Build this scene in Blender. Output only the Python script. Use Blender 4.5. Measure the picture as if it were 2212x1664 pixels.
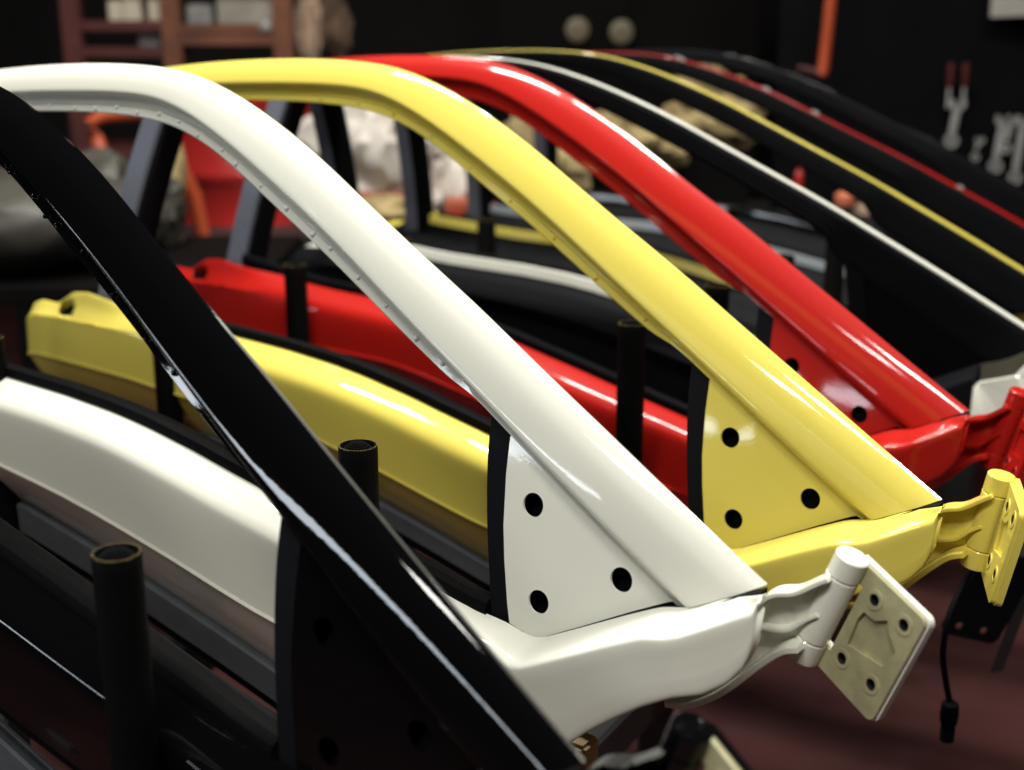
import bpy, bmesh, math, random
import numpy as np
from mathutils import Vector, Matrix, noise
from mathutils.geometry import delaunay_2d_cdt

random.seed(7)
sc = bpy.context.scene
for o in list(bpy.data.objects): bpy.data.objects.remove(o)
COL = sc.collection
CAMZ = 1.25                      # camera height above the floor
F_PX, PITCH = 2780.0, 0.27523    # focal length in px of a 2211 px wide frame, downward tilt

# ------------------------------------------------------------------ camera
cd = bpy.data.cameras.new('camera'); cam = bpy.data.objects.new('camera', cd); COL.objects.link(cam)
cam.location = (0, 0, CAMZ); cam.rotation_euler = (math.pi/2 - PITCH, 0, 0)
cd.sensor_width = 36; cd.lens = F_PX/2211*36
cd.clip_start = .02; cd.clip_end = 100
cd.dof.use_dof = True; cd.dof.focus_distance = 1.03; cd.dof.aperture_fstop = 3.6; cd.dof.aperture_blades = 7
sc.camera = cam

# ------------------------------------------------------------------ world, lamps, exposure
w = bpy.data.worlds.new('World'); sc.world = w; w.use_nodes = True
w.node_tree.nodes['Background'].inputs[0].default_value = (.75, .85, 1, 1)
w.node_tree.nodes['Background'].inputs[1].default_value = .006
def area(name, loc, target, sx, sy, power, col):
    l = bpy.data.lights.new(name, 'AREA'); l.shape = 'RECTANGLE'; l.size = sx; l.size_y = sy
    l.energy = power; l.color = col
    o = bpy.data.objects.new(name, l); COL.objects.link(o); o.location = loc
    d = Vector(target) - Vector(loc); o.rotation_euler = d.to_track_quat('-Z', 'Y').to_euler()
    return o
# rows of workshop ceiling lamps above the rack, and an added strip light out of frame to the left
def tube(lx, ly, lz, ln, wd, p, ang=0, col=(1, .97, .90)):
    o = area('ceiling_lamp', (lx, ly, lz), (lx, ly, 0), ln, wd, p, col); o.rotation_euler = (0, 0, ang); return o
for k in range(4): tube(1.0-.62*k, 1.12+.31*k, 2.95, .56, .13, 26, math.radians(-26.6))   # row above the far doors
tube(-.62, -.35, 2.95, .62, .2, 28); tube(.22, -.30, 2.95, .62, .2, 28)                      # unseen pair added above the camera as frontal fill
tube(-1.9, -.9, 3.0, .62, .2, 16)
tube(-.4, 3.3, 3.1, 1.15, .16, 14, 0, (1, .93, .82)); tube(1.0, 3.4, 3.1, 1.15, .16, 7, 0, (1, .93, .82))
area('low_strip_light', (-1.95, .35, 1.06), (0, .5, 1.03), 2.3, .09, 7.5, (.84, .92, 1))   # unseen strip light, added and shaped to streak the black door's pillar
vs = sc.view_settings; vs.view_transform = 'Standard'; vs.look = 'None'; vs.exposure = 0; vs.gamma = 1
vs.use_curve_mapping = False

# ------------------------------------------------------------------ materials
def nodes(name):
    m = bpy.data.materials.new(name); m.use_nodes = True
    nt = m.node_tree; return m, nt, nt.nodes['Principled BSDF']
def mat(name, col, rough=.5, metal=0, coat=0, coat_rough=.03, var=.12, vscale=8, bump=0, bscale=200, spec=.5, rvar=0):
    m, nt, b = nodes(name)
    tc = nt.nodes.new('ShaderNodeTexCoord')
    n = nt.nodes.new('ShaderNodeTexNoise'); n.inputs['Scale'].default_value = vscale; n.inputs['Detail'].default_value = 5
    nt.links.new(tc.outputs['Object'], n.inputs['Vector'])
    r = nt.nodes.new('ShaderNodeValToRGB')
    r.color_ramp.elements[0].position = .3; r.color_ramp.elements[1].position = .7
    r.color_ramp.elements[0].color = (*[c*(1-var) for c in col], 1); r.color_ramp.elements[1].color = (*[min(1, c*(1+var)) for c in col], 1)
    nt.links.new(n.outputs['Fac'], r.inputs['Fac']); nt.links.new(r.outputs['Color'], b.inputs['Base Color'])
    b.inputs['Roughness'].default_value = rough; b.inputs['Metallic'].default_value = metal
    b.inputs['Coat Weight'].default_value = coat; b.inputs['Coat Roughness'].default_value = coat_rough
    b.inputs['Specular IOR Level'].default_value = spec
    if rvar:
        mr = nt.nodes.new('ShaderNodeMapRange'); mr.inputs['To Min'].default_value = max(0, rough-rvar); mr.inputs['To Max'].default_value = rough+rvar
        n3 = nt.nodes.new('ShaderNodeTexNoise'); n3.inputs['Scale'].default_value = vscale*6; n3.inputs['Detail'].default_value = 6
        nt.links.new(tc.outputs['Object'], n3.inputs['Vector']); nt.links.new(n3.outputs['Fac'], mr.inputs['Value']); nt.links.new(mr.outputs['Result'], b.inputs['Roughness'])
    if bump:
        n2 = nt.nodes.new('ShaderNodeTexNoise'); n2.inputs['Scale'].default_value = bscale; n2.inputs['Detail'].default_value = 3
        bp = nt.nodes.new('ShaderNodeBump'); bp.inputs['Strength'].default_value = bump; bp.inputs['Distance'].default_value = .002
        nt.links.new(tc.outputs['Object'], n2.inputs['Vector']); nt.links.new(n2.outputs['Fac'], bp.inputs['Height'])
        nt.links.new(bp.outputs['Normal'], b.inputs['Normal'])
        if coat: nt.links.new(bp.outputs['Normal'], b.inputs['Coat Normal'])
    return m
def paint(name, col, rough=.45):
    return mat(name, col, rough, 0, 1.0, .055, .015, 3, .015, 260, spec=.12)
P_WHITE = paint('white_paint', (.82, .825, .73)); P_YELLOW = paint('yellow_paint', (.77, .65, .12)); P_RED = paint('red_paint', (.44, .012, .008))
P_BLACK = mat('black_paint', (.0025, .0025, .003), .6, 0, 1.0, .03, .015, 3, .012, 260, spec=.0)
RUBBER = mat('black_rubber', (.004, .004, .0045), .65, bump=.05, bscale=300, rvar=.08, spec=.04)
TRIM = mat('black_trim', (.006, .0064, .008), .55, bump=.08, bscale=900, rvar=.08, spec=.06)
SATIN = mat('satin_black_frame', (.11, .12, .15), .38)
GREY = mat('grey_moulding', (.085, .095, .105), .5, var=.1, vscale=60, rvar=.1)
PRIMER = mat('bare_cast_plate', (.40, .38, .22), .38, .1, .3, .2, .18, 60, .12, 500, rvar=.12)
HOSE = mat('rubber_hose', (.0035, .0035, .0035), .6, spec=.05, bump=.25, bscale=500, rvar=.12)
GOLD = mat('gold_thread', (.36, .27, .07), .6)
STEEL = mat('chrome_steel', (.70, .70, .68), .42, .7, rvar=.1)
BLKSTEEL = mat('black_steel', (.016, .015, .016), .5, rvar=.1)

# ------------------------------------------------------------------ helpers
def tag(o, label, cat, group=None):
    o['label'] = label; o['category'] = cat
    if group: o['group'] = group
    return o
def link(name, me, m, parent=None, sharp=38, smooth=True):
    if m is not None:
        me.materials.clear(); me.materials.append(m)
    if smooth:
        me.polygons.foreach_set('use_smooth', [True]*len(me.polygons)); me.set_sharp_from_angle(angle=math.radians(sharp))
    o = bpy.data.objects.new(name, me); COL.objects.link(o)
    if parent: o.parent = parent
    return o
def mesh(name, V, Fc, m, parent=None, sharp=38, smooth=True, fix=True, bevel=0):
    me = bpy.data.meshes.new(name); me.from_pydata([tuple(v) for v in V], [], [tuple(f) for f in Fc])
    if fix or bevel:
        bm = bmesh.new(); bm.from_mesh(me)
        bmesh.ops.remove_doubles(bm, verts=bm.verts, dist=1e-6)
        bmesh.ops.recalc_face_normals(bm, faces=bm.faces)
        if bevel: bmesh.ops.bevel(bm, geom=list(bm.edges), offset=bevel, segments=2, affect='EDGES', clamp_overlap=True)
        bm.to_mesh(me); bm.free()
    me.update()
    return link(name, me, m, parent, sharp, smooth)
def empty(name, loc, rot=(0, 0, 0)):
    o = bpy.data.objects.new(name, None); COL.objects.link(o); o.location = loc; o.rotation_euler = rot; o.empty_display_size = .05
    return o
def grid_faces(nr, nc, close_c=False, close_r=False):
    out = []
    for i in range(nr if close_r else nr-1):
        for j in range(nc if close_c else nc-1):
            a, b = i*nc+j, i*nc+(j+1) % nc; c, d = ((i+1) % nr)*nc+(j+1) % nc, ((i+1) % nr)*nc+j
            out.append((a, b, c, d))
    return out
def catmull(P, n):
    P = np.asarray(P, float); Q = np.vstack([2*P[0]-P[1], P, 2*P[-1]-P[-2]]); out = []
    for i in range(1, len(Q)-2):
        for t in np.linspace(0, 1, n, endpoint=False):
            a, b, c, d = Q[i-1], Q[i], Q[i+1], Q[i+2]
            out.append(.5*((2*b)+(-a+c)*t+(2*a-5*b+4*c-d)*t*t+(-a+3*b-3*c+d)*t**3))
    out.append(P[-1]); return np.array(out)
def smooth(P, it=3):
    P = np.array(P, float)
    for _ in range(it):
        Q = P.copy(); Q[1:-1] = .5*P[1:-1]+.25*(P[:-2]+P[2:]); P = Q
    return P
def arclen(P): return np.concatenate([[0], np.cumsum(np.linalg.norm(np.diff(P, axis=0), axis=1))])
def resample(P, ts):
    P = catmull(P, 8); s = arclen(P); s = s/s[-1]
    return np.stack([np.interp(ts, s, P[:, k]) for k in range(P.shape[1])], 1)
def sweep_tube(path, r, n=10, cap=True):
    path = [Vector(p) for p in path]; V = []; Fc = []
    up = Vector((0, 0, 1))
    for i, p in enumerate(path):
        t = (path[min(i+1, len(path)-1)]-path[max(i-1, 0)]).normalized()
        s = t.cross(up); s = s.normalized() if s.length > 1e-3 else Vector((1, 0, 0)); q = s.cross(t)
        rr = r[i] if isinstance(r, (list, tuple)) else r
        for k in range(n):
            a = 2*math.pi*k/n; V.append(p+s*math.cos(a)*rr+q*math.sin(a)*rr)
    Fc = grid_faces(len(path), n, True)
    if cap: Fc += [tuple(range(n))[::-1], tuple(range((len(path)-1)*n, len(path)*n))]
    return V, Fc
def sweep_bar(path, wdir, wid, hdir, hei):
    """rectangular bar along a path; wdir and hdir fixed vectors"""
    V = []; wd = Vector(wdir)*wid/2; hd = Vector(hdir)*hei/2
    for p in path:
        p = Vector(p); V += [p-wd-hd, p+wd-hd, p+wd+hd, p-wd+hd]
    return V, grid_faces(len(path), 4, True)+[(0, 1, 2, 3), tuple(len(V)-4+k for k in range(4))]
def box_mesh(name, x0, x1, y0, y1, z0, z1, m, parent=None, bevel=.003):
    V = [(x, y, z) for z in (z0, z1) for x, y in ((x0, y0), (x1, y0), (x1, y1), (x0, y1))]
    Fc = [(0, 1, 2, 3), (4, 5, 6, 7), (0, 1, 5, 4), (1, 2, 6, 5), (2, 3, 7, 6), (3, 0, 4, 7)]
    return mesh(name, V, Fc, m, parent, 30, True, True, bevel)
def lathe(profile, n=28):
    V = []; 
    for r, z in profile:
        for k in range(n):
            a = 2*math.pi*k/n; V.append((r*math.cos(a), r*math.sin(a), z))
    return V, grid_faces(len(profile), n, True)
def plate(outline, holes, fn, th, nseg=18):
    """flat plate with real through-holes: outline/hole loops in 2D, fn(a, b, t) -> 3D, t in 0..th"""
    loops = [list(map(tuple, outline))]+[list(map(tuple, h)) for h in holes]
    pts = []; edges = []
    for lp in loops:
        b = len(pts); pts += [Vector(q) for q in lp]; edges += [(b+i, b+(i+1) % len(lp)) for i in range(len(lp))]
    v2, e2, f2, _, _, _ = delaunay_2d_cdt(pts, edges, [], 2, 1e-9)
    def inside(p, lp):
        c = False; n = len(lp)
        for i in range(n):
            x1, y1 = lp[i]; x2, y2 = lp[(i+1) % n]
            if (y1 > p[1]) != (y2 > p[1]) and p[0] < (x2-x1)*(p[1]-y1)/(y2-y1)+x1: c = not c
        return c
    keep = []
    for f in f2:
        c = sum((v2[i] for i in f), Vector((0, 0)))/len(f)
        if inside(c, loops[0]) and not any(inside(c, lp) for lp in loops[1:]): keep.append(tuple(f))
    n = len(v2)
    V = [fn(v.x, v.y, 0) for v in v2]+[fn(v.x, v.y, th) for v in v2]
    cnt = {}
    for f in keep:
        for i in range(len(f)):
            e = (f[i], f[(i+1) % len(f)]); cnt[tuple(sorted(e))] = cnt.get(tuple(sorted(e)), [])+[e]
    Fc = [f for f in keep]+[tuple(i+n for i in reversed(f)) for f in keep]
    for k, es in cnt.items():
        if len(es) == 1:
            a, b = es[0]; Fc.append((b, a, a+n, b+n))
    return V, Fc
def circ(cx, cy, r, n=24, ry=None): return [(cx+r*math.cos(2*math.pi*k/n), cy+(ry or r)*math.sin(2*math.pi*k/n)) for k in range(n)]
def sm(x): x = np.clip(x, 0, 1); return x*x*(3-2*x)

# ------------------------------------------------------------------ setting
FLOOR = mat('maroon_floor_paint', (.056, .019, .018), .45, var=.35, vscale=2.5, bump=.1, bscale=40, rvar=.12)
WALLM = mat('dark_workshop_wall', (.006, .0055, .006), .9, var=.4, vscale=3)
f = mesh('floor', [(-8, -4, 0), (8, -4, 0), (8, 8, 0), (-8, 8, 0)], [(0, 1, 2, 3)], FLOOR, fix=False); f['kind'] = 'structure'
f = mesh('back_wall', [(-8, 6.2, 0), (8, 6.2, 0), (8, 6.2, 4), (-8, 6.2, 4)], [(0, 3, 2, 1)], WALLM, fix=False); f['kind'] = 'structure'

# ------------------------------------------------------------------ the door shape, in metres: u to the front hinge, h up from the mirror corner, o inwards
ZT, HT = -.45363, .08504
OUT = smooth([(-1.093, .392), (-1.04, .3985), (-.9897, .4032), (-.9339, .4077), (-.879, .4106), (-.8265, .412), (-.7758, .4124), (-.7252, .4102), (-.6883, .4066), (-.6509, .3993), (-.6126, .3885), (-.5753, .3760), (-.539, .3621), (-.5036, .3472), (-.4687, .3309), (-.4348, .3140), (-.3541, .2727), (-.3032, .2493), (-.2662, .2295), (-.2315, .2112), (-.1819, .1840), (-.1505, .1675), (-.1204, .151), (-.0913, .1346), (-.0754, .1260), (-.0335, .1028), (-.0010, .0847)], 1)
CRE = smooth([(-1.093, .367), (-1.02, .3735), (-.9386, .3782), (-.8639, .3809), (-.7867, .3830), (-.7369, .3822), (-.6982, .3770), (-.6594, .3668), (-.6071, .3472), (-.5558, .3253), (-.5079, .3037), (-.4623, .2822), (-.4185, .2600), (-.3852, .2405), (-.3257, .2083), (-.2884, .1868), (-.2445, .1629), (-.2217, .1490), (-.1883, .1296), (-.1541, .1096), (-.1209, .0902), (-.0892, .0723), (-.0687, .0610), (-.0576, .0555)], 1)
INN = smooth([(-1.10, .3470), (-1.03, .3540), (-.9359, .3601), (-.8527, .3620), (-.8008, .3624), (-.7497, .3606), (-.7109, .3564), (-.6723, .3478), (-.6333, .3348), (-.5938, .3180), (-.5432, .2938), (-.4962, .2718), (-.4518, .2511), (-.4179, .2330), (-.3766, .2113), (-.3368, .1905), (-.2994, .1712), (-.2700, .1580), (-.2550, .1519)], 1)
STL = [(-.2497, .1575), (-.2490, .1368), (-.2464, .1105), (-.2406, .0707), (-.2336, .0305), (-.2281, -.0040)]
STR = [(-.2283, .1431), (-.2275, .1147), (-.2242, .0748), (-.2200, .0482), (-.2137, .0151), (-.2101, -.0002)]
TRI = [(-.2101, -.0002), (-.2016, -.0029), (-.1901, -.0055), (-.1788, -.0033), (-.1471, .0138), (-.1044, .0372), (-.0757, .0520), (-.0640, .0565)]
HOLES = [(-.1990, .0960), (-.1848, .0235), (-.1148, .0585)]
TOPE = np.array([(-1.245, .066), (-1.232, .080), (-1.20, .092), (-1.165, .092), (-1.13, .1105), (-1.10, .1146), (-1.05, .109), (-1.00, .1045), (-.94, .0995), (-.8912, .0965), (-.7568, .0930), (-.6816, .0880), (-.6332, .0822), (-.5649, .0706), (-.5321, .0635), (-.464, .0500), (-.38, .0318), (-.3002, .0152), (-.2666, .0070), (-.2400, .0022), (-.2250, .0010), (-.2101, -.0006), (-.2016, -.0031), (-.1901, -.0056), (-.1788, -.0038), (-.1471, .0132), (-.1044, .0366), (-.0757, .0514), (-.0640, .0545), (-.0576, .0556), (-.0458, .0614), (-.014, .0798), (0, .0872)])
SHOU = np.array([(-1.245, .055), (-1.2, .0740), (-1.147, .0775), (-1.0, .0800), (-.8912, .0720)])
LOWE = np.array([(-1.245, -.034), (-1.05, -.038), (-.8448, -.0430), (-.7223, -.0638), (-.6334, -.0839), (-.5508, -.1013), (-.4614, -.1221), (-.35, -.138), (-.27, -.130), (-.19, -.105), (-.1334, -.0643), (-.1182, -.0496), (-.0982, -.0328), (-.0725, -.0134), (-.0473, .0022), (-.031, .0085), (-.0175, .0195), (-.0076, .0340), (-.0030, .0490), (-.0011, .0655), (0, .0847)])
def off(h):
    h = np.asarray(h, float); return np.where(h > 0, .12*h+.45*h*h, 0*h)
def htop(u): return np.interp(u, TOPE[:, 0], TOPE[:, 1])
def hlow(u): return np.interp(u, LOWE[:, 0], LOWE[:, 1])
KT0 = np.array([.0367, .064, .1008]); KB0 = np.array([.0139, .064, .0147])

def make_door(name, pose, sgn, body, label, group, plate_turn, raise_low=0.0, mould_w=.036, beads=None, plate_mat=None, extra=0.0, ktilt=0.0, rail=None):
    x, y, a, ro, dz = pose
    KT = KT0+np.array([ktilt, 0, 0]); KB = KB0-np.array([ktilt, 0, 0])
    root = empty(name, (x+math.sin(a)*extra, y+math.cos(a)*extra, ZT+HT+dz+CAMZ), (0, -ro, -a)); tag(root, label, 'car door', group)
    def L(u, o, h): return (u, sgn*o, h-HT)
    left = sgn < 0
    def low(u): return hlow(u)+raise_low*sm((-u-.28)/.12)*sm((u+.92)/.2)
    # ---- window frame: roof rail and windscreen pillar in one pressing
    N = 130; ts = np.linspace(0, 1, N)
    C = resample(CRE, ts)
    Od = catmull(OUT, 10); so = arclen(Od)
    near = np.array([so[np.argmin(((Od-c)**2).sum(1))] for c in C])
    k = sm((ts-.55)/.45); near = near*(1-k)+k*np.interp(ts, [.55, 1], [near[int(.55*N)], so[-1]]); near[0] = 0; near = np.maximum.accumulate(near)
    near = smooth(near[:, None], 12)[:, 0]
    O = np.stack([np.interp(near, so, Od[:, q]) for q in range(2)], 1)
    Id = catmull(INN, 10); s_i = arclen(Id); nI = np.array([s_i[np.argmin(((Id-c)**2).sum(1))] for c in C]); nI = smooth(nI[:, None], 6)[:, 0]
    I = np.stack([np.interp(nI, s_i, Id[:, q]) for q in range(2)], 1)
    tS = ts[np.argmin(np.abs(C[:, 0]+.2500))]
    kk = sm((ts-tS+.05)/.05)[:, None]
    I = I*(1-kk)+(C+np.array([-.0036, -.0068]))*kk
    if left: C0 = C; C = O+(C-O)*(.55+.45*kk); I = C+(I-C0)*.25
    sec = []
    for i in range(N):
        o_, c_, i_ = O[i], C[i], I[i]
        fl = 1-.65*float(kk[i])
        def P(q, oo): return np.array([q[0], off(q[1])+oo, q[1]])
        d_ = c_-o_
        face = [P(o_-d_*.0, .0058), P(o_+d_*.06, .0036), P(o_+d_*.14, .0015), P(o_+d_*.25, -.0005), P(o_+d_*.38, -.0020), P(o_+d_*.58, -.0030), P(o_+d_*.84, -.0033), P(o_+d_*.92, -.0024), P(o_+d_*.97, -.0004), P(c_, .0024)]
        face = catmull(face, 4)
        back = [P(o_+d_*.55, .020), P(o_+d_*.30, .018), P(o_+d_*.05, .0155), P(o_+d_*.005, .0145), P(o_-d_*.01, .0110)] if left else [P(o_+d_*.75, .034), P(o_+d_*.45, .022), P(o_+d_*.16, .0145), P(o_+d_*.04, .0105)]
        pts = back + [q for q in face]
        kf = float(kk[i])
        for fq, oa, ofr in ((.05, .0042, .0040), (.06, .0065, .0052), (.08, .0150, .0060), (.28, .0172, .0070), (.38, .0152, .0074), (.50, .0152, .0078), (.62, .0175, .0081), (.93, .0180, .0084), (1., .0195, .0086), (1., .021 if left else .026, .020)):
            pts.append(P(c_+(i_-c_)*(fq*(1-kf)+kf*min(1, fq+.06)), oa*(1-kf)+ofr*kf))
        pts.append(P(i_+(o_-i_)*.20, .022 if left else .036))
        sec.append([L(*q) for q in pts])
    nc = len(sec[0]); V = [q for s in sec for q in s]
    Fc = grid_faces(N, nc, True)+[tuple(range(nc)), tuple(range((N-1)*nc, N*nc))]
    frame = mesh('window_frame', V, Fc, body, root, 32)
    # ---- weld beads along the window flange
    if beads:
        bv, bf = lathe([(.0001, .0011), (.0010, .0009), (.0017, .0004), (.0020, -.0006)], 10)
        tmp = mesh('weld_bead', bv, bf+[tuple(range(10)), tuple(range(30, 40))], (mat('bead_glint_paint', (.95, .95, .9), .25, spec=.8) if body is P_WHITE else body), None, 80); bme = tmp.data; bpy.data.objects.remove(tmp)  # white door's beads are whiter than its paint, to stand in for glints
        for ub, fr, s in beads:
            i = int(np.argmin(np.abs(C[:, 0]-ub))); q = C[i]+(I[i]-C[i])*fr
            b = bpy.data.objects.new('weld_bead', bme); COL.objects.link(b); b.parent = root
            b.location = L(q[0], off(q[1])+.0166, q[1]); b.rotation_euler = (math.pi/2, 0, 0); b.scale = (s*1.15, s*1.15, s*1.9)
    # ---- rear upright of the window frame
    V = []
    for t in np.linspace(0, 1, 10):
        h = .085+t*.292; u0 = -1.123+.034*t; wv = .037-.003*t
        o0 = float(off(h))+.004
        for uu, oo in ((u0, o0), (u0+wv, o0), (u0+wv, o0+.012), (u0+wv-.006, o0+.016), (u0+wv-.006, o0+.040), (u0, o0+.040)): V.append(L(uu, oo, h))
    mesh('rear_upright', V, grid_faces(10, 6, True)+[tuple(range(6)), tuple(range(54, 60))], SATIN, root, 30)
    V = []
    for t in np.linspace(0, 1, 10):
        h = .090+t*.284; u0 = -1.123+.034*t+.037-.003*t; o0 = float(off(h))+.010
        for uu, oo in ((u0+.0005, o0), (u0+.006, o0+.003), (u0+.004, o0+.038), (u0-.004, o0+.04)): V.append(L(uu, oo, h))
    mesh('glass_channel', V, grid_faces(10, 4, True)+[(0, 1, 2, 3), tuple(range(36, 40))], RUBBER, root, 30)
    # ---- mirror corner panel with three real holes, its backing and the black glass guide
    cs = [tuple(q) for q in CRE if -.2280 < q[0] < -.0640]
    outl = STR + TRI[1:] + [(q[0], q[1]+.001) for q in cs[::-1]]
    holes = [circ(p_, q_, .0094) for p_, q_ in HOLES]
    def fn(u, h, t): return L(u, float(off(h))+.0085+t, h)
    V, Fc = plate(outl, holes, fn, .0022)
    mesh('corner_panel', V, Fc, body, root, 30)
    V, Fc = plate([(-.232, .146), (-.218, -.004), (-.190, -.012), (-.066, .050), (-.079, .068)], [], lambda u, h, t: L(u, float(off(h))+.019+t, h), .004)
    mesh('corner_backing', V, Fc, RUBBER, root, 30)  # black sheet put in behind the panel so its holes look dark
    V = []
    for uu, hh in ((-.090, .0440), (-.0757, .0505), (-.0576, .0545), (-.0458, .0600), (-.014, .0783), (.001, .0850)):
        for oo, dh in ((.0050, -.006), (.0050, -.0006), (.016, -.0006), (.016, -.006)): V.append(L(uu, oo+(.006 if uu < -.06 else 0), hh+dh))
    mesh('seam_filler', V, grid_faces(6, 4, True)+[(0, 1, 2, 3), (20, 21, 22, 23)], RUBBER, root, 30)  # black filler strip added behind the seam, standing in for its dark gap
    A = resample(STL, np.linspace(0, 1, 20)); B = resample([(-.2262, .1445)]+[(q[0]+.003, q[1]) for q in STR[1:-1]]+[(-.206, -.005)], np.linspace(0, 1, 20)); V = []
    for p_, q_ in zip(A, B):
        for (uu, hh), oo in ((p_, .010), (q_, .0115), (q_, .030), (p_, .034)): V.append(L(uu, float(off(hh))+oo, hh))
    mesh('glass_guide', V, grid_faces(20, 4, True)+[(0, 1, 2, 3), tuple(range(76, 80))], TRIM, root, 30)
    # ---- outer skin: shelf under the glass, rounded shoulder, side, undercut to the lower edge
    us = np.concatenate([np.linspace(-1.245, -1.03, 64), np.linspace(-1.02, -.26, 70), np.linspace(-.25, -.05, 50), np.linspace(-.046, -.0006, 18)])
    us = np.unique(np.round(us, 5)); tops = smooth(htop(us)[:, None], 2)[:, 0]; lows = np.array([low(u) for u in us])
    lows = np.minimum(lows, tops-.0006)
    V = []
    for u, ht, hl in zip(us, tops, lows):
        H = ht-hl
        Ash = .0235*(.40+.60*sm((-u)/.05)); end = sm((u+1.245)/.03)
        rear = sm((-u-.95)/.12)
        d1 = min(.0130+.0115*sm((-u-.26)/.25), .30*H); fz = float(sm((u+.34)/.16))
        if u < -.8912: d1 = ht-float(np.interp(u, SHOU[:, 0], SHOU[:, 1]))
        inn = .0085*sm((-u)/.03)-.016*rear; ob = 0
        bow = -.005*math.sin(math.pi*min(1, max(0, (-u-.2)/1.0)))
        r_end = .018*(1-end)
        h2 = H-d1
        ctl = [(ht-min(.010, .1*H), inn+.004), (ht-.0006, inn), (ht-.0004, inn-.0025), (ht-d1*(.22+.20*fz+.26*rear), -.45*Ash+.3*inn-.003*rear), (ht-d1*(.62+.18*fz+.34*rear), -(.80+.10*fz+.18*rear)*Ash+bow), (ht-d1-(.06-.04*rear)*h2, -Ash*1.03+bow),
               (ht-d1-(.45-.12*fz)*h2, -Ash*(1.10-.07*fz)+bow), (ht-d1-(.485+.07*fz)*h2, -Ash*(1.06-.03*fz)+bow), (ht-d1-.74*h2, -Ash*(.45+.58*fz)+.5*bow), (hl+.0012, Ash*(.30-1.32*fz)+.001), (hl, Ash*(.4-1.28*fz)+.003), (hl+.001, .010+Ash*(.4-1.1*fz))]
        pr = catmull(ctl, 4)
        uu_ = u+.006*float(sm((u+.06)/.06))
        for hh, oo in pr: V.append(L(uu_, oo+r_end, hh))
    nc = (12-1)*4+1
    Fc = grid_faces(len(us), nc)
    hu, hh_, ha, hb = -1.138, .0905-HT, .0190, .0085
    if not left:   # lock opening in the rear end: drop the faces inside an ellipse and draw their rim onto it
        ev_ = [((v[0]-hu)/ha)**2+((v[2]-hh_)/hb)**2 for v in V]
        def outer_(q): return (q % nc) > 5 and (q % nc) < 34
        inside_ = set(q for q in range(len(V)) if ev_[q] < 1.0 and (q % nc) > 4)
        Fc = [q for q in Fc if not any(z in inside_ for z in q)]
        used = set(z for q in Fc for z in q); full = grid_faces(len(us), nc)
        rim = set(z for q in full if any(w_ in inside_ for w_ in q) for z in q if z not in inside_)
        V = [((hu+(v[0]-hu)/math.sqrt(ev_[q]), v[1], hh_+(v[2]-hh_)/math.sqrt(ev_[q])) if q in rim and ev_[q] < 1.9 else v) for q, v in enumerate(V)]
    skin = mesh('outer_skin', V, Fc, body, root, 40)
    vl = [v for v in skin.data.vertices]
    sol = skin.modifiers.new('thickness', 'SOLIDIFY'); sol.thickness = .0012; sol.offset = -1
    if not left:
        hh_ += HT
        V, Fc = plate(circ(hu, hh_, .026, 24, .015), [], lambda u, h, t: L(u, .010+t, h), .003)
        mesh('lock_recess', V, Fc, RUBBER, root, 30)
    # ---- black belt seal
    ub = np.linspace(-1.075, -.232, 70); V = []
    for u in ub:
        ht = float(htop(u)); ob = .0085+.006*sm((-u-.95)/.12)
        for oo, hh in ((ob-.001, ht-.004), (ob-.003, ht+.003), (ob-.001, ht+.0095), (ob+.004, ht+.0115), (ob+.009, ht+.0095), (ob+.011, ht+.004), (ob+.020, ht+.006), (ob+.026, ht+.002), (ob+.026, ht-.010), (ob+.003, ht-.012)): V.append(L(u, oo, hh))
    mesh('belt_seal', V, grid_faces(70, 10, True)+[tuple(range(10)), tuple(range(690, 700))], RUBBER, root, 50)
    # ---- inner panel (black) with pocket relief
    ui = np.linspace(-1.22, -.075, 90); V = []
    for u in ui:
        t_ = float(htop(u)); b_ = float(low(u)); H = t_-b_; ob = .036
        fr = (u+1.22)/1.145
        for q, v in enumerate(np.linspace(0, 1, 22)):
            hh = t_-.004-v*(H-.012)
            dep = .030*math.sin(min(1, v/.25)*math.pi/2)
            pocket = sm((fr-.12)/.03)*sm((.80-fr)/.03)*sm((v-.38)/.05)*sm((.88-v)/.05)
            dep -= .014*pocket
            dep += .012*sm((v-.22)/.03)*sm((.33-v)/.03)*sm((fr-.05)/.04)*sm((.9-fr)/.04)
            if q == 0: V.append(L(u, ob-.002, hh-.008))
            V.append(L(u, ob+dep*(.3+.7*sm(H/.08)), hh))
        V.append(L(u, .016, b_+.008))
    nc = 24
    mesh('inner_panel', V, grid_faces(90, nc, True)+[tuple(range(nc)), tuple(range(89*nc, 90*nc))], TRIM, root, 40)
    # ---- grey lower moulding with its black lip
    um = np.linspace(-1.215, -.335, 60); V = []; V2 = []
    for u in um:
        hl = float(low(u)); mw = mould_w*(.45+.55*sm((-u+.05)/.5)) if u > -.4 else mould_w
        for oo, hh in ((.003, hl-.001), (.0005, hl-.003), (.0015, hl-mw+.002), (.004, hl-mw), (.016, hl-mw), (.016, hl-.001)): V.append(L(u, oo, hh))
        for oo, hh in ((.006, hl-mw-.0005), (.006, hl-mw-.011), (.020, hl-mw-.011), (.020, hl-mw-.0005)): V2.append(L(u, oo, hh))
    mesh('side_moulding', V, grid_faces(60, 6, True)+[tuple(range(6)), tuple(range(354, 360))], GREY, root, 35)
    mesh('lower_lip', V2, grid_faces(60, 4, True)+[(0, 1, 2, 3), tuple(range(236, 240))], RUBBER, root, 35)
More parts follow.
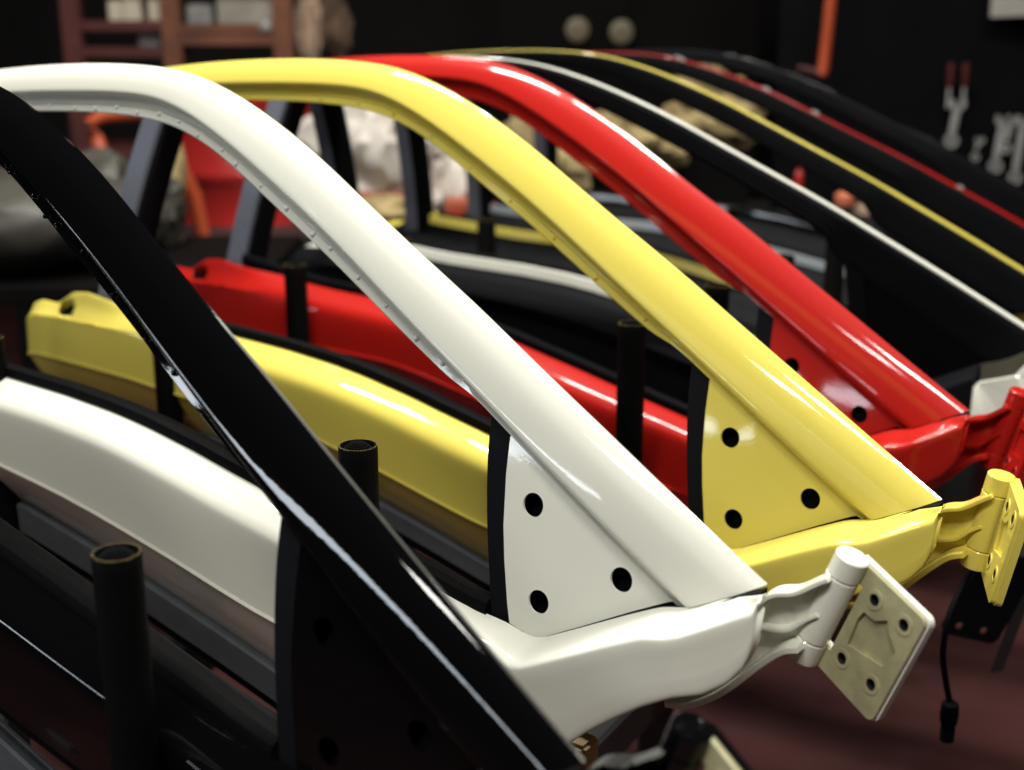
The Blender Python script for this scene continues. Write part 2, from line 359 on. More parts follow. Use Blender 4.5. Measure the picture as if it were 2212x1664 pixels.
    if left:
        # rubber-ribbed lining over the inside of the window frame, painted belt rail
        V = []
        for i in range(N):
            o_, c_, i_ = O[i], C[i], I[i]; i2 = i_
            prof = [(.045, .0165), (.07, .0200), (.20, .0235), (.32, .0225), (.42, .0250), (.52, .0235), (.64, .0262), (.76, .0245), (.88, .0270), (1.0, .0255), (1.12, .0255), (1.14, .0120), (1.02, .0105), (.96, .020), (.5, .019)]
            for fq, oo in prof:
                q = o_+(i2-o_)*fq; V.append(L(q[0], float(off(q[1]))+oo, q[1]))
        n2 = len(prof)
        mesh('frame_lining', V, grid_faces(N, n2, True)+[tuple(range(n2)), tuple(range((N-1)*n2, N*n2))], TRIM, root, 45)
        V = []
        for u in ub:
            ht = float(htop(u)); ob = .0085+.006*sm((-u-.95)/.12)
            for oo, hh in ((ob+.027, ht-.006), (ob+.027, ht+.0075), (ob+.030, ht+.0095), (ob+.0345, ht+.0085), (ob+.036, ht-.006)): V.append(L(u, oo, hh))
        mesh('belt_rail', V, grid_faces(70, 5, True)+[tuple(range(5)), tuple(range(345, 350))], rail or body, root, 50)
    # ---- hinge: arm with ribs, knuckle, leaf
    if not left or plate_turn is not None:
        arm = [(-.0245, .0455), (-.0150, .0585), (-.0058, .0667), (.0076, .0714), (.0232, .0828), (.0330, .0905), (.0175, .0315), (.0068, .0265), (-.0130, .0085), (-.0329, -.0141), (-.0500, -.0290), (-.0701, -.0416), (-.0950, -.0480), (-.105, -.02), (-.07, .03)]
        V, Fc = plate(arm, [], lambda u, h, t: L(u, .058+t, h), .006)
        hin = mesh('hinge_arm', V, Fc, body, root, 30, True, True, .0012)
        def rib(path, wid=.004, o0=.042, o1=.062):
            p = resample(path, np.linspace(0, 1, 22)); V = []
            for i in range(22):
                t = p[min(21, i+1)]-p[max(0, i-1)]; t = t/np.linalg.norm(t); nn = np.array([-t[1], t[0]])*wid/2
                for q, oo in ((p[i]-nn*1.5, o1), (p[i]-nn, o0), (p[i]+nn, o0), (p[i]+nn*1.5, o1)): V.append(L(q[0], oo, q[1]))
            mesh('rib', V, grid_faces(22, 4, True)+[(0, 1, 2, 3), tuple(range(84, 88))], body, hin, 30, True, True, .0006)
        rib([(-.040, .020), (-.0245, .0455), (-.0150, .0585), (-.0058, .0650), (.0076, .0694), (.0232, .0808), (.031, .086)], .0035, .046)
        rib([(-.050, .0325), (-.0175, .0342), (.0023, .0385), (.0154, .0500), (.0240, .0560)], .003, .050)
        rib([(-.088, -.0455), (-.0701, -.0410), (-.0500, -.0280), (-.0329, -.0120), (-.0130, .0105), (.0030, .0260), (.0150, .0310)], .005, .040)
        ax = (KB-KT); LK = np.linalg.norm(ax); ax = ax/LK
        e0 = np.array([.0534, -.0242, -.0141]); e0 -= ax*(ax@e0); n0 = np.cross(ax, e0); e0 /= .0603; n0 /= np.linalg.norm(n0)
        th = math.radians(plate_turn if plate_turn is not None else 0); ev = e0*math.cos(th)+n0*math.sin(th); nv = np.cross(ax, ev)
        def K(pt): return L(*(pt))
        def cyl(nm, s0, s1, r, parent, m, capr=True):
            prof = [(.0002, s0), (r*.42, s0), (r*.45, s0+.0006), (r*.50, s0), (r*.68, s0), (r*.71, s0+.0006), (r*.75, s0), (r-.0010, s0), (r, s0+.0010), (r, s1-.0010), (r-.0010, s1), (r*.75, s1), (r*.71, s1-.0006), (r*.68, s1), (r*.50, s1), (r*.45, s1-.0006), (r*.42, s1), (.0002, s1)]
            V = []
            for rr, s in prof:
                for q in range(30):
                    g = 2*math.pi*q/30; V.append(K(KT+ax*s+(ev*math.cos(g)+nv*math.sin(g))*rr))
            return mesh(nm, V, grid_faces(len(prof), 30, True), m, parent, 30)
        R = .0120
        cyl('knuckle', LK*.19, LK*.79, R, hin, body)
        leaf_m = plate_mat or body
        # leaf: base layer with bolt holes, raised front layer with the same holes and a cast pocket
        def pf(a0): return lambda a_, b_, t: K(KT+ax*(a_)+ev*(b_)+nv*(a0+t))
        WID, B0 = .0705, .0005
        bolt = [(.182, .346), (.16, .813), (.77, .324), (.74, .808)]
        pk = [(.328, .292), (.314, .47), (.233, .605), (.306, .703), (.382, .884), (.557, .824), (.602, .56), (.646, .296), (.406, .264)]
        bolt = [(p_, (q_*.0603+.0068)/.0603) for p_, q_ in bolt]; pk = [(p_, (q_*.0603+.0068)/.0603) for p_, q_ in pk]
        hl_ = [circ(p_*LK, q_*.0603, .0042, 20) for p_, q_ in bolt]
        slotA, slotB = LK*.185, LK*.795
        def leaf_outline(i_, r):
            o_l = [(i_, B0)]
            for ca, cb, g0 in ((i_+r, WID-i_-r, 180), (LK-i_-r, WID-i_-r, 90)):
                o_l += [(ca+r*math.cos(math.radians(g0-15*q)), cb+r*math.sin(math.radians(g0-15*q))) for q in range(7)]
            return o_l+[(LK-i_, B0), (slotB+.0008, B0), (slotB+.0008, .0150), (slotA-.0008, .0150), (slotA-.0008, B0)]
        rect2 = leaf_outline(0, .0065)
        V, Fc = plate(rect2, hl_, pf(-.0140), .0055); leaf = mesh('hinge_leaf', V, Fc, body, root, 30, True, True)
        V, Fc = plate(leaf_outline(.0012, .0058), hl_+[[(p_*LK, q_*.0603) for p_, q_ in pk]], pf(-.0084), .0036)
        mesh('mounting_face', V, Fc, leaf_m, leaf, 30)
        V, Fc = plate([(p_*LK*.99+.0004, q_*.0603*.99) for p_, q_ in pk], [], pf(-.0085), .0005); mesh('cast_pocket', V, Fc, leaf_m, leaf, 30)
        for p_, q_ in bolt:
            V, Fc = plate(circ(p_*LK, q_*.0603, .0072, 24), [circ(p_*LK, q_*.0603, .0044, 20)], pf(-.0049), .0007); mesh('bolt_boss', V, Fc, leaf_m, leaf, 30)
        for p_, q_ in bolt:
            V = []
            for t_ in (-.0139, -.0046):
                for rr in ((.0041, .0036) if t_ < -.01 else (.0036, .0041)):
                    V += [K(KT+ax*(p_*LK+rr*math.cos(2*math.pi*g/18))+ev*(q_*.0603+rr*math.sin(2*math.pi*g/18))+nv*t_) for g in range(18)]
            mesh('dark_sleeve', V, grid_faces(4, 18, True, True), BLKSTEEL, leaf, 40)  # dark lining added so the bolt holes look shaded inside
        cyl('knuckle', .0, LK*.187, R, leaf, body); cyl('knuckle', LK*.793, LK, R, leaf, body)
    return root

rnd = random.Random(3)
def bead_row(u0, u1, n, jit=.004):
    return [(u0+(u1-u0)*i/(n-1)+rnd.uniform(-jit, jit), rnd.uniform(.62, .80), rnd.uniform(.75, 1.25)) for i in range(n)]
B_beads = bead_row(-.84, -.33, 13)+[(-.800, .55, 1.0), (-.62, .85, .9), (-.555, .9, 1.0)]
poses = {'B': (.0273, .5869, .6467, -.0165, -.0098), 'W': (.1633, .7906, .6259, 0, 0), 'Y': (.3452, .9822, .6338, -.01253, -.01114), 'R': (.4530, 1.2341, .6416, -.00904, -.01043),
         '5': (.6633, 1.5433, .5772, -.0045, -.0092), '6': (.7786, 1.7756, .5579, .0013, -.0004), '7': (.9205, 2.0743, .4893, .0202, .0058), '8': (1.06, 2.32, .4893, .0202, .0058)}
GR = 'right-hand car doors in the rack, outside facing us'; GL = 'left-hand car doors in the rack, inside facing us'
make_door('car_door', poses['B'], 1, P_BLACK, 'gloss black car door nearest the camera, its pillar crossing the lower left', GR, 0, beads=B_beads, plate_mat=PRIMER, ktilt=.002)
make_door('car_door', poses['W'], 1, P_WHITE, 'cream white car door with three-hole mirror corner and open hinge leaf, behind the black door', GR, 0, beads=bead_row(-.97, -.27, 21), plate_mat=PRIMER, ktilt=.0045)
make_door('car_door', poses['Y'], 1, P_YELLOW, 'yellow car door with painted mirror corner, between the white and the red door', GR, 42, raise_low=.03, mould_w=.025, beads=bead_row(-.8, -.3, 9), ktilt=-.004)
make_door('car_door', poses['R'], 1, P_RED, 'red car door seen from outside, behind the yellow one', GR, 38, raise_low=.03, mould_w=.025)
make_door('car_door', poses['5'], -1, P_WHITE, 'white car door turned round, only its pale rim showing round black lining', GL, -60, extra=.02)
make_door('car_door', poses['6'], -1, P_YELLOW, 'yellow car door turned round, a thin yellow rim behind the white rim', GL, None, extra=.02)
d7 = make_door('car_door', poses['7'], -1, P_RED, 'red car door turned round, its dull red rim carrying clips', GL, None, extra=.02, rail=mat('pale_grey_rail', (.24, .27, .30), .4))
make_door('car_door', poses['8'], -1, P_BLACK, 'black car door turned round, last one in the rack', GL, None, extra=.02)

CLIP = mat('pale_clip', (.30, .29, .27), .5)
for u_, wd in ((-.635, .020), (-.49, .014), (-.40, .014), (-.17, .012)):
    i_ = int(np.argmin(np.abs(OUT[:, 0]-u_))); q_ = OUT[i_]
    V, Fc = sweep_bar([(-wd/2, 0, .0), (0, 0, .0015), (wd/2, 0, 0)], (0, 1, 0), .009, (0, 0, 1), .004)
    c_ = mesh('clip', V, Fc, CLIP, d7, 30, True, True, .001); c_.location = (q_[0], -(float(off(q_[1]))+.010), q_[1]-HT+.000); c_.rotation_euler = (0, .42, 0)

# ------------------------------------------------------------------ the rack
S = np.array([.12542, .21004]); F0 = np.array([-.24516, .73967]); R0 = np.array([-.66984, 1.09032]); ZP = -.31658
rack = empty('door_rack', (0, 1.2, 0)); tag(rack, 'dark steel rack with hose-covered posts standing between the car doors', 'rack')
rack_inv = Vector((0, 1.2, 0))
RAILZ = CAMZ-.76
def post(px, py):
    zt = ZP+CAMZ-.0; r = .0153
    prof = [(r*.98, RAILZ), (r, RAILZ+.02), (r*1.015, zt-.06), (r*.995, zt-.05), (r*1.01, zt-.010), (r*1.0, zt-.0016), (r*.96, zt), (r*.86, zt), (r*.83, zt-.0025), (r*.80, zt-.004)]
    V, Fc = lathe(prof, 36); po = mesh('post', V, Fc, HOSE, rack, 40); po.location = Vector((px, py, 0))-rack_inv
    prof = []
    for i in range(7):
        rr = r*(.80-.115*i); zz = zt-.0035+.0060*math.sin(min(1, i/5)*math.pi/2)
        prof += [(rr, zz-.0009), (rr-.0003, zz), (rr-.0012, zz), (rr-.0016, zz-.0009)]
    V, Fc = lathe([(max(.0002, q[0]), q[1]) for q in prof], 32); mesh('coiled_plug', V, Fc, RUBBER, po, 40)
    V = []; Fc = []
    for i in range(64):
        g = 2*math.pi*i/64+rnd.uniform(-.02, .02); rr = r*(.955+rnd.uniform(-.03, .02)); ww = rnd.uniform(.5, 1)
        b = len(V)
        for dr, dg, dz in ((-.0003, -.028, 0), (.0003, -.028, 0), (.0003, .028, 0), (-.0003, .028, 0), (-.0002, -.02, .0006), (.0002, -.02, .0006), (.0002, .02, .0006), (-.0002, .02, .0006)):
            V.append(((rr+dr)*math.cos(g+dg*ww), (rr+dr)*math.sin(g+dg*ww), zt-.0004+dz))
        Fc += [tuple(b+q for q in f_) for f_ in ((4, 5, 6, 7), (0, 1, 5, 4), (1, 2, 6, 5), (2, 3, 7, 6), (3, 0, 4, 7))]
    o = mesh('thread_ring', V, Fc, GOLD, po, 30); o['kind'] = 'stuff'
for k in range(0, 7): post(*(F0+k*S))
for k in range(0, 7): post(*(R0+k*S))
sd = Vector((S[0], S[1], 0)).normalized(); nd = Vector((sd.y, -sd.x, 0))
def beam(nm, p0, p1, wid, hei, z, m, par):
    V, Fc = sweep_bar([Vector((p0[0], p0[1], z)), Vector((p1[0], p1[1], z))], nd if abs((Vector((p1[0]-p0[0], p1[1]-p0[1], 0)).normalized()).dot(sd)) > .9 else sd, wid, (0, 0, 1), hei)
    return mesh(nm, [Vector(v)-rack_inv for v in V], Fc, m, par, 30, True, True, .003)
for b in (F0, R0):
    beam('beam', b-1.2*S, b+7.6*S, .06, .05, RAILZ-.025, BLKSTEEL, rack)
    for k in (-.9, 3.4, 7.3):
        p = b+k*S; o = box_mesh('leg', -.02, .02, -.02, .02, 0, RAILZ-.05, BLKSTEEL, rack); o.location = Vector((p[0], p[1], 0))-rack_inv

# ------------------------------------------------------------------ wooden blocks the doors stand on
WOOD = mat('raw_wood', (.50, .36, .20), .6, var=.2, vscale=20, bump=.2, bscale=80)
def block(d, u, o, label):
    x, y, a, ro, dz = poses[d]; e = .02 if d in '5678' else 0
    px = x+math.cos(a)*u+math.sin(a)*(o+e); py = y-math.sin(a)*u+math.cos(a)*(o+e)
    zt = ZT+dz+CAMZ+float(hlow(u))+ro*u-(.05 if u < -.33 else .004)
    b = box_mesh('wood_block', -.016, .016, -.012, .012, 0, zt, WOOD); b.location = (px, py, 0); b.rotation_euler = (0, 0, -a); tag(b, label, 'wooden block')
block('W', -.150, .012, 'upright wooden block under the hinge end of the white door')

# ------------------------------------------------------------------ background of the workshop
def at(px, py, Y):
    a = (px-1105.5)/F_PX; b = -(py-832)/F_PX; c, s = math.cos(PITCH), math.sin(PITCH)
    r = Vector((a, c+b*s, -s+b*c)); r = r*(Y/r.y); return Vector((r.x, r.y, r.z+CAMZ))
RUST = mat('orange_brown_steel', (.13, .045, .02), .5, var=.3, vscale=12)
DRED = mat('dark_red_steel', (.07, .014, .012), .5, var=.3, vscale=12)
ORNG = mat('orange_tube', (.36, .06, .02), .4, var=.15)
CREAM = mat('cream_card', (.52, .47, .36), .7, var=.15, vscale=9)
GREYM = mat('grey_part', (.20, .20, .19), .5, var=.3, vscale=15)
SHEET = mat('white_packing_sheet', (.62, .58, .52), .55, var=.25, vscale=7)
KHAKI = mat('khaki_sacking', (.34, .26, .12), .8, var=.35, vscale=10, bump=.3, bscale=60)
FILM = mat('smoky_plastic_film', (.045, .042, .034), .5, var=.3, vscale=6)
DRUM = mat('red_drum_paint', (.36, .018, .016), .35, coat=.5, coat_rough=.1, var=.15, vscale=5)
BRICKR = mat('terracotta_crate', (.34, .07, .03), .6, var=.25, vscale=9)
DISC = mat('beige_disc', (.13, .11, .07), .6, var=.2)
SKINB = mat('tan_rag', (.34, .24, .17), .8, var=.3, vscale=8)
PAPER = mat('white_paper', (.36, .35, .32), .8, var=.1)
# shelf unit
sh = empty('shelf_unit', (at(390, 400, 3.6).x, 3.6, 0)); tag(sh, 'rust-brown steel shelf unit at the upper left', 'shelf')
base = Vector(sh.location)
for px, m in ((158, DRED), (372, RUST), (612, RUST)):
    p = at(px, 60, 3.6)-base; box_mesh('upright', p.x-.026, p.x+.026, -.02, .02, 0, 2.2, m, sh)
for py, x0, x1, m in ((55, 158, 372, DRED), (112, 158, 372, DRED), (62, 372, 612, RUST), (86, 372, 612, RUST), (-40, 158, 612, RUST), (330, 158, 612, DRED)):
    a_ = at(x0, py, 3.6)-base; b_ = at(x1, py, 3.6)-base; box_mesh('shelf', a_.x+.024, b_.x-.024, -.018, .30, a_.z-.016, a_.z+.012, m, sh)
for px0, px1, py0, py1, m, lb in ((235, 262, 0, 47, CREAM, 'narrow cream box on the upper shelf'), (268, 300, -20, 47, CREAM, 'cream box in the middle of the upper shelf'), (322, 352, -20, 47, CREAM, 'cream box beside the shelf upright'), (405, 455, 10, 54, GREYM, 'grey part on the right half of the shelf'), (470, 590, -10, 54, mat('pale_grey_box', (.26, .25, .21), .7, var=.3), 'long pale grey box on the shelf'), (300, 345, 72, 103, GREYM, 'small grey part on the lower shelf')):
    a_ = at(px0, py1, 3.62); b_ = at(px1, py0, 3.62)
    o = box_mesh('storage_box', 0, b_.x-a_.x, 0, .16, 0, b_.z-a_.z, m); o.location = a_; tag(o, lb, 'box', 'things stored on the shelf unit')
V, Fc = lathe([(.0003, -.02), (.012, -.016), (.019, -.006), (.02, .002), (.016, .012), (.008, .019), (.0003, .02)], 20)
o = mesh('bokeh_ball', V, Fc, GREYM); o.location = at(575, 86, 3.59)+Vector((0, 0, .032)); tag(o, 'small made-up knob in place of a bokeh spot on the shelf', 'knob')  # added ball, stands in for an out-of-focus spot of light
# orange tube frame of a trolley
tr = empty('tube_trolley', (at(215, 300, 2.75).x, 2.75, 0)); tag(tr, 'orange bent tube frame of a trolley, seen through the white door window', 'trolley')
b0 = Vector(tr.location)
pts = [at(330, 246, 2.9), at(230, 250, 2.76), at(205, 257, 2.75), at(200, 275, 2.75), at(225, 345, 2.74), at(252, 420, 2.73)]
V, Fc = sweep_tube(resample([tuple(p-b0) for p in pts]+[(.05, 0, .3), (.06, 0, 0)], np.linspace(0, 1, 40)), .016, 12); mesh('handle_tube', V, Fc, ORNG, tr, 50)
pts = [at(330, 246, 2.9), at(420, 420, 2.95)]
V, Fc = sweep_tube([tuple(p-b0) for p in pts]+[(.27, .2, 0)], .016, 12); mesh('handle_tube', V, Fc, ORNG, tr, 50)
# crumpled lumps
def lump(name, c, size, m, label, cat, seed, amp=.28, freq=2.2, group=None, floor=True):
    bm = bmesh.new(); bmesh.ops.create_icosphere(bm, subdivisions=4, radius=1)
    for v in bm.verts:
        p = v.co*freq+Vector((seed*7.3, seed*3.1, seed))
        d = 1+amp*noise.noise(p*.7)*1.3-amp*.9*abs(noise.noise(p*1.7+Vector((4, 1, 2))))+amp*.4*abs(noise.noise(p*3.9))
        v.co = Vector((v.co.x*size[0], v.co.y*size[1], v.co.z*size[2]))*d
    me = bpy.data.meshes.new(name); bm.to_mesh(me); bm.free()
    o = link(name, me, m, None, 35); o.location = c; tag(o, label, cat, group); return o
ZTAB = at(60, 470, 2.5).z-.095; ZB = at(900, 500, 3.0).z
DARKBOX = mat('dark_crate_paint', (.0045, .004, .004), .8, spec=.04)
def lump_on(name, c, size, m, label, cat, seed, zbase, *a):
    top = c.z+size[2]; hz = (top-zbase)/2+.012
    return lump(name, Vector((c.x, c.y, zbase+hz-.012)), (size[0], size[1], hz), m, label, cat, seed, *a)
def under(c, size, label):
    o = box_mesh('dark_crate', -size[0]*.8, size[0]*.8, -size[1]*.8, size[1]*.8, 0, c.z-size[2]*.75-ZB, DARKBOX); o.location = (c.x, c.y, ZB); tag(o, label, 'crate', 'dark crates under the sacks')
lt = empty('low_table', (at(120, 470, 2.5).x, 2.55, 0)); tag(lt, 'low dark table carrying plastic-wrapped bundles at the left', 'table')
box_mesh('top', -.45, .42, -.28, .32, ZTAB-.03, ZTAB, DARKBOX, lt)
for xx in (-.41, .38):
    for yy in (-.24, .28): box_mesh('leg', xx-.02, xx+.02, yy-.02, yy+.02, 0, ZTAB-.03, DARKBOX, lt)
lump('film_bundle', at(60, 470, 2.5), (.26, .22, .11), FILM, 'grey plastic-wrapped bundle at the left edge', 'bundle', 1, .10, 1.2)
lump_on('film_bundle', at(205, 400, 2.62), (.11, .12, .06), FILM, 'smaller smoky plastic bundle beside the orange tube', 'bundle', 2, ZTAB, .2)
lump_on('film_bundle', at(330, 440, 2.7), (.07, .07, .09), FILM, 'dark grey wrapped bundle in front of the red drum', 'bundle', 12, ZTAB, .3)
lump_on('cloth_sack', at(362, 345, 2.78), (.032, .05, .08), KHAKI, 'narrow khaki sack standing left of the red drum', 'sack', 3, ZTAB, .3)
lump_on('packing_sheet', at(800, 300, 3.1), (.17, .12, .15), SHEET, 'large crumpled white packing sheet behind the yellow door frame', 'sheet', 4, ZB, .5, 2.0)
lump_on('packing_sheet', at(905, 390, 3.15), (.07, .08, .07), SHEET, 'small crumpled white sheet lower right of the large one', 'sheet', 5, ZB, .5)
lump_on('packing_sheet', at(1010, 350, 3.2), (.065, .08, .17), SHEET, 'tall crumpled pale sheet between yellow and red pillars', 'sheet', 6, ZB, .5)
lump('khaki_sack', at(830, 455, 2.95), (.08, .06, .035), KHAKI, 'flat khaki sack under the white sheet', 'sack', 7, .4)
lump('khaki_sack', at(1170, 345, 3.2), (.11, .1, .12), KHAKI, 'khaki sack just behind the red door pillar', 'sack', 8, .4)
lump('khaki_sack', at(1370, 305, 3.3), (.13, .1, .09), KHAKI, 'brown sack between the red pillar and the pale rim', 'sack', 9, .5)
lump('khaki_sack', at(1530, 255, 3.35), (.12, .1, .10), KHAKI, 'khaki sack highest and furthest right of the heap', 'sack', 10, .5)
under(at(1170, 345, 3.2), (.11, .1, .12), 'dark crate under the sack just behind the red pillar')
under(at(1370, 305, 3.3), (.13, .1, .09), 'dark crate under the middle khaki sack')
under(at(1530, 255, 3.35), (.12, .1, .10), 'dark crate under the furthest right khaki sack')
lump('hanging_rag', at(668, 60, 3.7), (.035, .04, .12), SKINB, 'tan rag hanging right of the shelf unit', 'rag', 11, .4)
lump('hanging_rag', at(712, 50, 3.9), (.06, .04, .10), mat('brown_rag', (.09, .055, .035), .9, var=.3), 'brown rag hanging behind the tan one', 'rag', 13, .4)
cab = empty('dark_cabinet', (at(1400, 300, 4).x, 4.2, 0)); tag(cab, 'tall black cabinet behind the rack with two round plates on it', 'cabinet')
xa, xb = at(1080, 60, 3.9).x-cab.location.x, at(1650, 60, 3.9).x-cab.location.x
box_mesh('body', xa, xb, -.286, .3, 0, 2.3, DARKBOX, cab)
for k in range(2): box_mesh('door', xa+.012+k*(xb-xa)/2, xa+(k+1)*(xb-xa)/2-.012, -.297, -.287, .06, 2.26, DARKBOX, cab)
# crates and bench carrying the heap
bench = empty('work_bench', (at(1000, 520, 3.2).x, 3.2, 0)); tag(bench, 'low dark workbench carrying the heap of sheets and sacks', 'bench')
zb = ZB
box_mesh('top', -1.1, 1.3, -.3, .35, zb-.05, zb, BLKSTEEL, bench)
for xx in (-1.0, 1.2):
    for yy in (-.25, .3): box_mesh('leg', xx-.03, xx+.03, yy-.03, yy+.03, 0, zb-.05, BLKSTEEL, bench)
for x0, x1, y0, Y, lb in ((770, 925, 415, 2.98, 'terracotta crate on the bench under the white sheet'), (960, 1050, 440, 3.0, 'small terracotta crate on the bench beside the other')):
    a_ = at(x0, 500, Y); b_ = at(x1, y0, Y); o = box_mesh('crate', 0, b_.x-a_.x, 0, .2, 0, b_.z-zb, BRICKR); o.location = (a_.x, Y, zb); tag(o, lb, 'crate', 'terracotta crates')
# red drum
pd = at(545, 400, 3.25); rD = .19; zt = at(545, 205, 3.25).z
prof = [(.001, 0), (rD, 0), (rD, .02)]
for i in range(1, 6):
    z = zt*i/6; prof += [(rD, z-.02), (rD+.010, z-.008), (rD+.010, z+.008), (rD, z+.02)]
prof += [(rD, zt-.02), (rD+.006, zt-.012), (rD+.006, zt), (rD-.006, zt), (rD-.006, zt-.015), (.001, zt-.015)]
V, Fc = lathe(prof, 48); o = mesh('steel_drum', V, Fc, DRUM, None, 40); o.location = (pd.x, 3.25, 0); tag(o, 'ribbed red steel drum seen through the white door window', 'drum')
# orange pipe, discs, paper
pts = [at(1840, -560, 3.2), at(1800, -60, 3.2), at(1788, 60, 3.2), at(1778, 150, 3.2), at(1772, 163, 3.2)]
V, Fc = sweep_tube([tuple(p) for p in pts], .014, 14); o = mesh('orange_pipe', V, Fc, ORNG, None, 50); tag(o, 'orange pipe hanging down at the upper right', 'pipe')
V, Fc = sweep_tube([tuple(at(1775, 160, 3.2)), tuple(at(1722, 146, 3.2))], [.012, .005], 12); mesh('spout', V, Fc, DRED, o, 50)
for px, py, lb in ((1247, 65, 'left of the two beige round plates on the dark wall'), (1342, 70, 'right of the two beige round plates on the dark wall')):
    V, Fc = lathe([(.0005, -.004), (.004, -.004), (.005, .004), (.03, .004), (.034, .001), (.035, -.004), (.034, -.01), (.0005, -.01)], 30)
    o = mesh('round_plate', V, Fc, DISC); o.location = at(px, py, 3.892); o.rotation_euler = (math.pi/2, 0, 0); tag(o, lb, 'plate', 'beige round plates')
V, Fc = plate([(0, 0), (.11, .004), (.112, .16), (-.004, .158)], [], lambda a, b, t: (a, t, b), .002)
o = mesh('paper_notice', V, Fc, PAPER); o.location = at(2138, 38, 3.28); tag(o, 'white paper notice at the top right corner', 'paper')
# tool board with spanners
tb = empty('tool_board', (at(2150, 300, 3.3).x, 3.35, 0)); tag(tb, 'black tool board standing at the right', 'tool board'); bb = Vector(tb.location)
box_mesh('panel', -.55, .6, 0, .02, .6, 2.2, mat('black_board', (.004, .004, .0045), .8, spec=.05), tb)
for xx in (-.5, .55): box_mesh('leg', xx-.02, xx+.02, .021, .06, 0, 2.1, BLKSTEEL, tb)
def spanner(px, py, py2, r, lb, Y=3.3):
    p = at(px, py, Y); q = at(px-6, py2, Y); ln = p.z-q.z
    # combination spanner: ring at the foot, shaft, open jaw at the head
    out = []
    for g in range(215, 505, 18): out.append((1.9*r*math.cos(math.radians(g-180-90+180)), 1.9*r*math.sin(math.radians(g-180-90+180))))
    sp = empty('spanner', (p.x, Y, q.z)); tag(sp, lb, 'spanner', 'chrome spanners on the tool board')
    V, Fc = sweep_bar([(0, 0, .018), (.004, 0, ln*.5), (.008, 0, ln-.02)], (1, 0, 0), 1.5*r, (0, 1, 0), .008); mesh('shaft', V, Fc, STEEL, sp, 30, True, True, .002)
    V, Fc = plate(circ(0, 0, 1.5*r), [circ(0, 0, .8*r)], lambda a, b, t: (a, -.006+t, b), .012); mesh('ring_end', V, Fc, STEEL, sp, 30)
    jaw = [(-.8*r, -.6*r), (.8*r, -.6*r), (1.7*r, .3*r), (1.5*r, 1.9*r), (.7*r, 1.5*r), (.7*r, .3*r), (-.7*r, .3*r), (-.7*r, 1.5*r), (-1.5*r, 1.9*r), (-1.7*r, .3*r)]
    V, Fc = plate(jaw, [], lambda a, b, t: (a+.008, -.006+t, b+ln-.02), .012); mesh('open_jaw', V, Fc, STEEL, sp, 30)
spanner(2062, 215, 305, .011, 'chrome spanner with wide jaw, leftmost on the tool board')
spanner(2160, 250, 360, .011, 'chrome spanner right of the wide-jawed one')
spanner(2178, 250, 320, .009, 'short chrome spanner between the two longer ones')
spanner(2205, 250, 385, .011, 'chrome spanner at the right edge of the picture')
spanner(2110, 290, 340, .006, 'tiny steel spanner hanging lowest on the board')
for px, lb in ((2050, 'left red screwdriver handle above the spanner'), (2082, 'right red screwdriver handle above the spanner')):
    V, Fc = lathe([(.0005, 0), (.006, .001), (.0085, .01), (.007, .03), (.009, .045), (.0085, .058), (.0005, .06)], 14); h = mesh('screwdriver', V, Fc, mat('red_handle', (.07, .008, .01), .5)); h.location = at(px, 190, 3.3); tag(h, lb, 'screwdriver', 'red-handled screwdrivers')
    V, Fc = lathe([(.0035, -.05), (.0035, .001)], 10); mesh('blade', V, Fc+[tuple(range(10))], STEEL, h, 40)
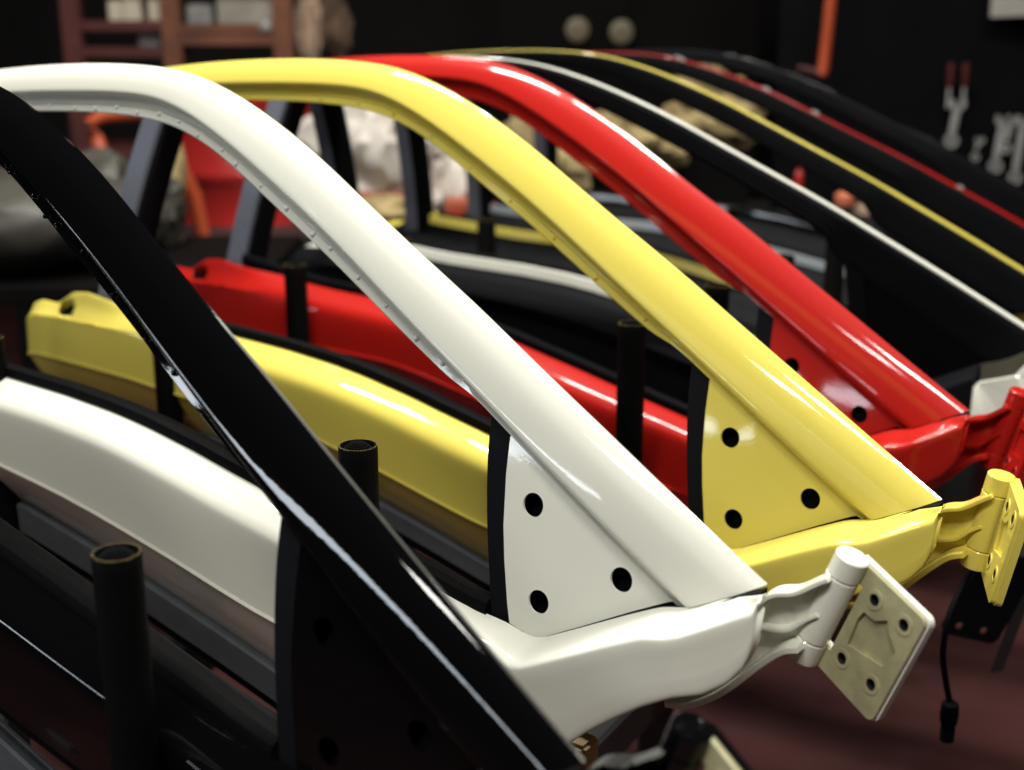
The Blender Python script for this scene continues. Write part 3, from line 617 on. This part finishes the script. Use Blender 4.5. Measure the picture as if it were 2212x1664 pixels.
# small coloured parts between the rims
for px, py, Y, sz, m, lb in ((1825, 428, 2.7, (.022, .02, .016), mat('salmon_plastic', (.55, .16, .09), .4), 'salmon cap between the pale and yellow rims'), (1868, 452, 2.72, (.028, .02, .012), SKINB, 'tan fitting beside the salmon cap'), (1725, 385, 3.0, (.010, .01, .022), DRUM, 'small dull red canister behind the pale rim'), (1965, 505, 2.7, (.010, .01, .020), DRUM, 'small red canister low at the right behind the pale rim')):
    n = 18; r_, _, hh = sz
    V, Fc = lathe([(.0005, -hh), (r_*.9, -hh), (r_, -hh*.8), (r_, hh*.4), (r_*.7, hh*.7), (r_*.45, hh*.8), (r_*.45, hh), (.0005, hh)], n)
    o = mesh('fitting', V, Fc, m); o.location = at(px, py, Y); tag(o, lb, 'fitting')

# ------------------------------------------------------------------ hanging cable and bracket at the lower right
p = [Vector((.335, 1.075, CAMZ-.43)), at(2135, 1180, 1.20), at(2104, 1222, 1.20), at(2078, 1265, 1.20), at(2048, 1335, 1.18), at(2036, 1410, 1.18), at(2042, 1470, 1.18), at(2052, 1525, 1.18)]
V, Fc = sweep_tube(resample([tuple(q) for q in p], np.linspace(0, 1, 40)), .0032, 10); cb = mesh('wiring_cable', V, Fc, RUBBER, None, 50); tag(cb, 'black wiring cable with plug hanging below the yellow door hinge', 'cable')
e = at(2052, 1520, 1.18); prof = [(.0032, .004), (.0085, 0), (.0095, -.012), (.0085, -.022), (.006, -.025), (.0075, -.027), (.0072, -.042), (.0005, -.044)]
V, Fc = lathe(prof, 16); mesh('plug', [Vector(v)+e for v in V], Fc, RUBBER, cb, 40)
o0 = at(2120, 1300, 1.32); rt = .42
hol = [circ(-.022, -.030, .0045, 14), circ(.006, -.036, .0045, 14), circ(.018, .032, .0045, 14)]
V, Fc = plate([(-.042, -.030), (-.036, -.040), (.016, -.052), (.024, -.046), (.062, .050), (.0, .060)], hol, lambda a, b, t: (a, t, b), .004)
br = mesh('check_strap', V, Fc, RUBBER, None, 30); br.location = o0; tag(br, 'black perforated door check bracket hanging at the right edge', 'bracket')
V, Fc = sweep_bar([(.052, .003, .03), (.040, .003, -.03), (.026, .003, -.088)], (1, 0, .15), .014, (0, 1, 0), .003); mesh('strap', V, Fc, BLKSTEEL, br, 30)
q = at(2150, 1000, 1.36)-o0
V, Fc = sweep_bar([(.045, .004, .045), tuple(q*.6+Vector((.02, 0, 0))), tuple(q)], (1, 0, .15), .012, (0, 1, 0), .004); mesh('strap', V, Fc, BLKSTEEL, br, 30)
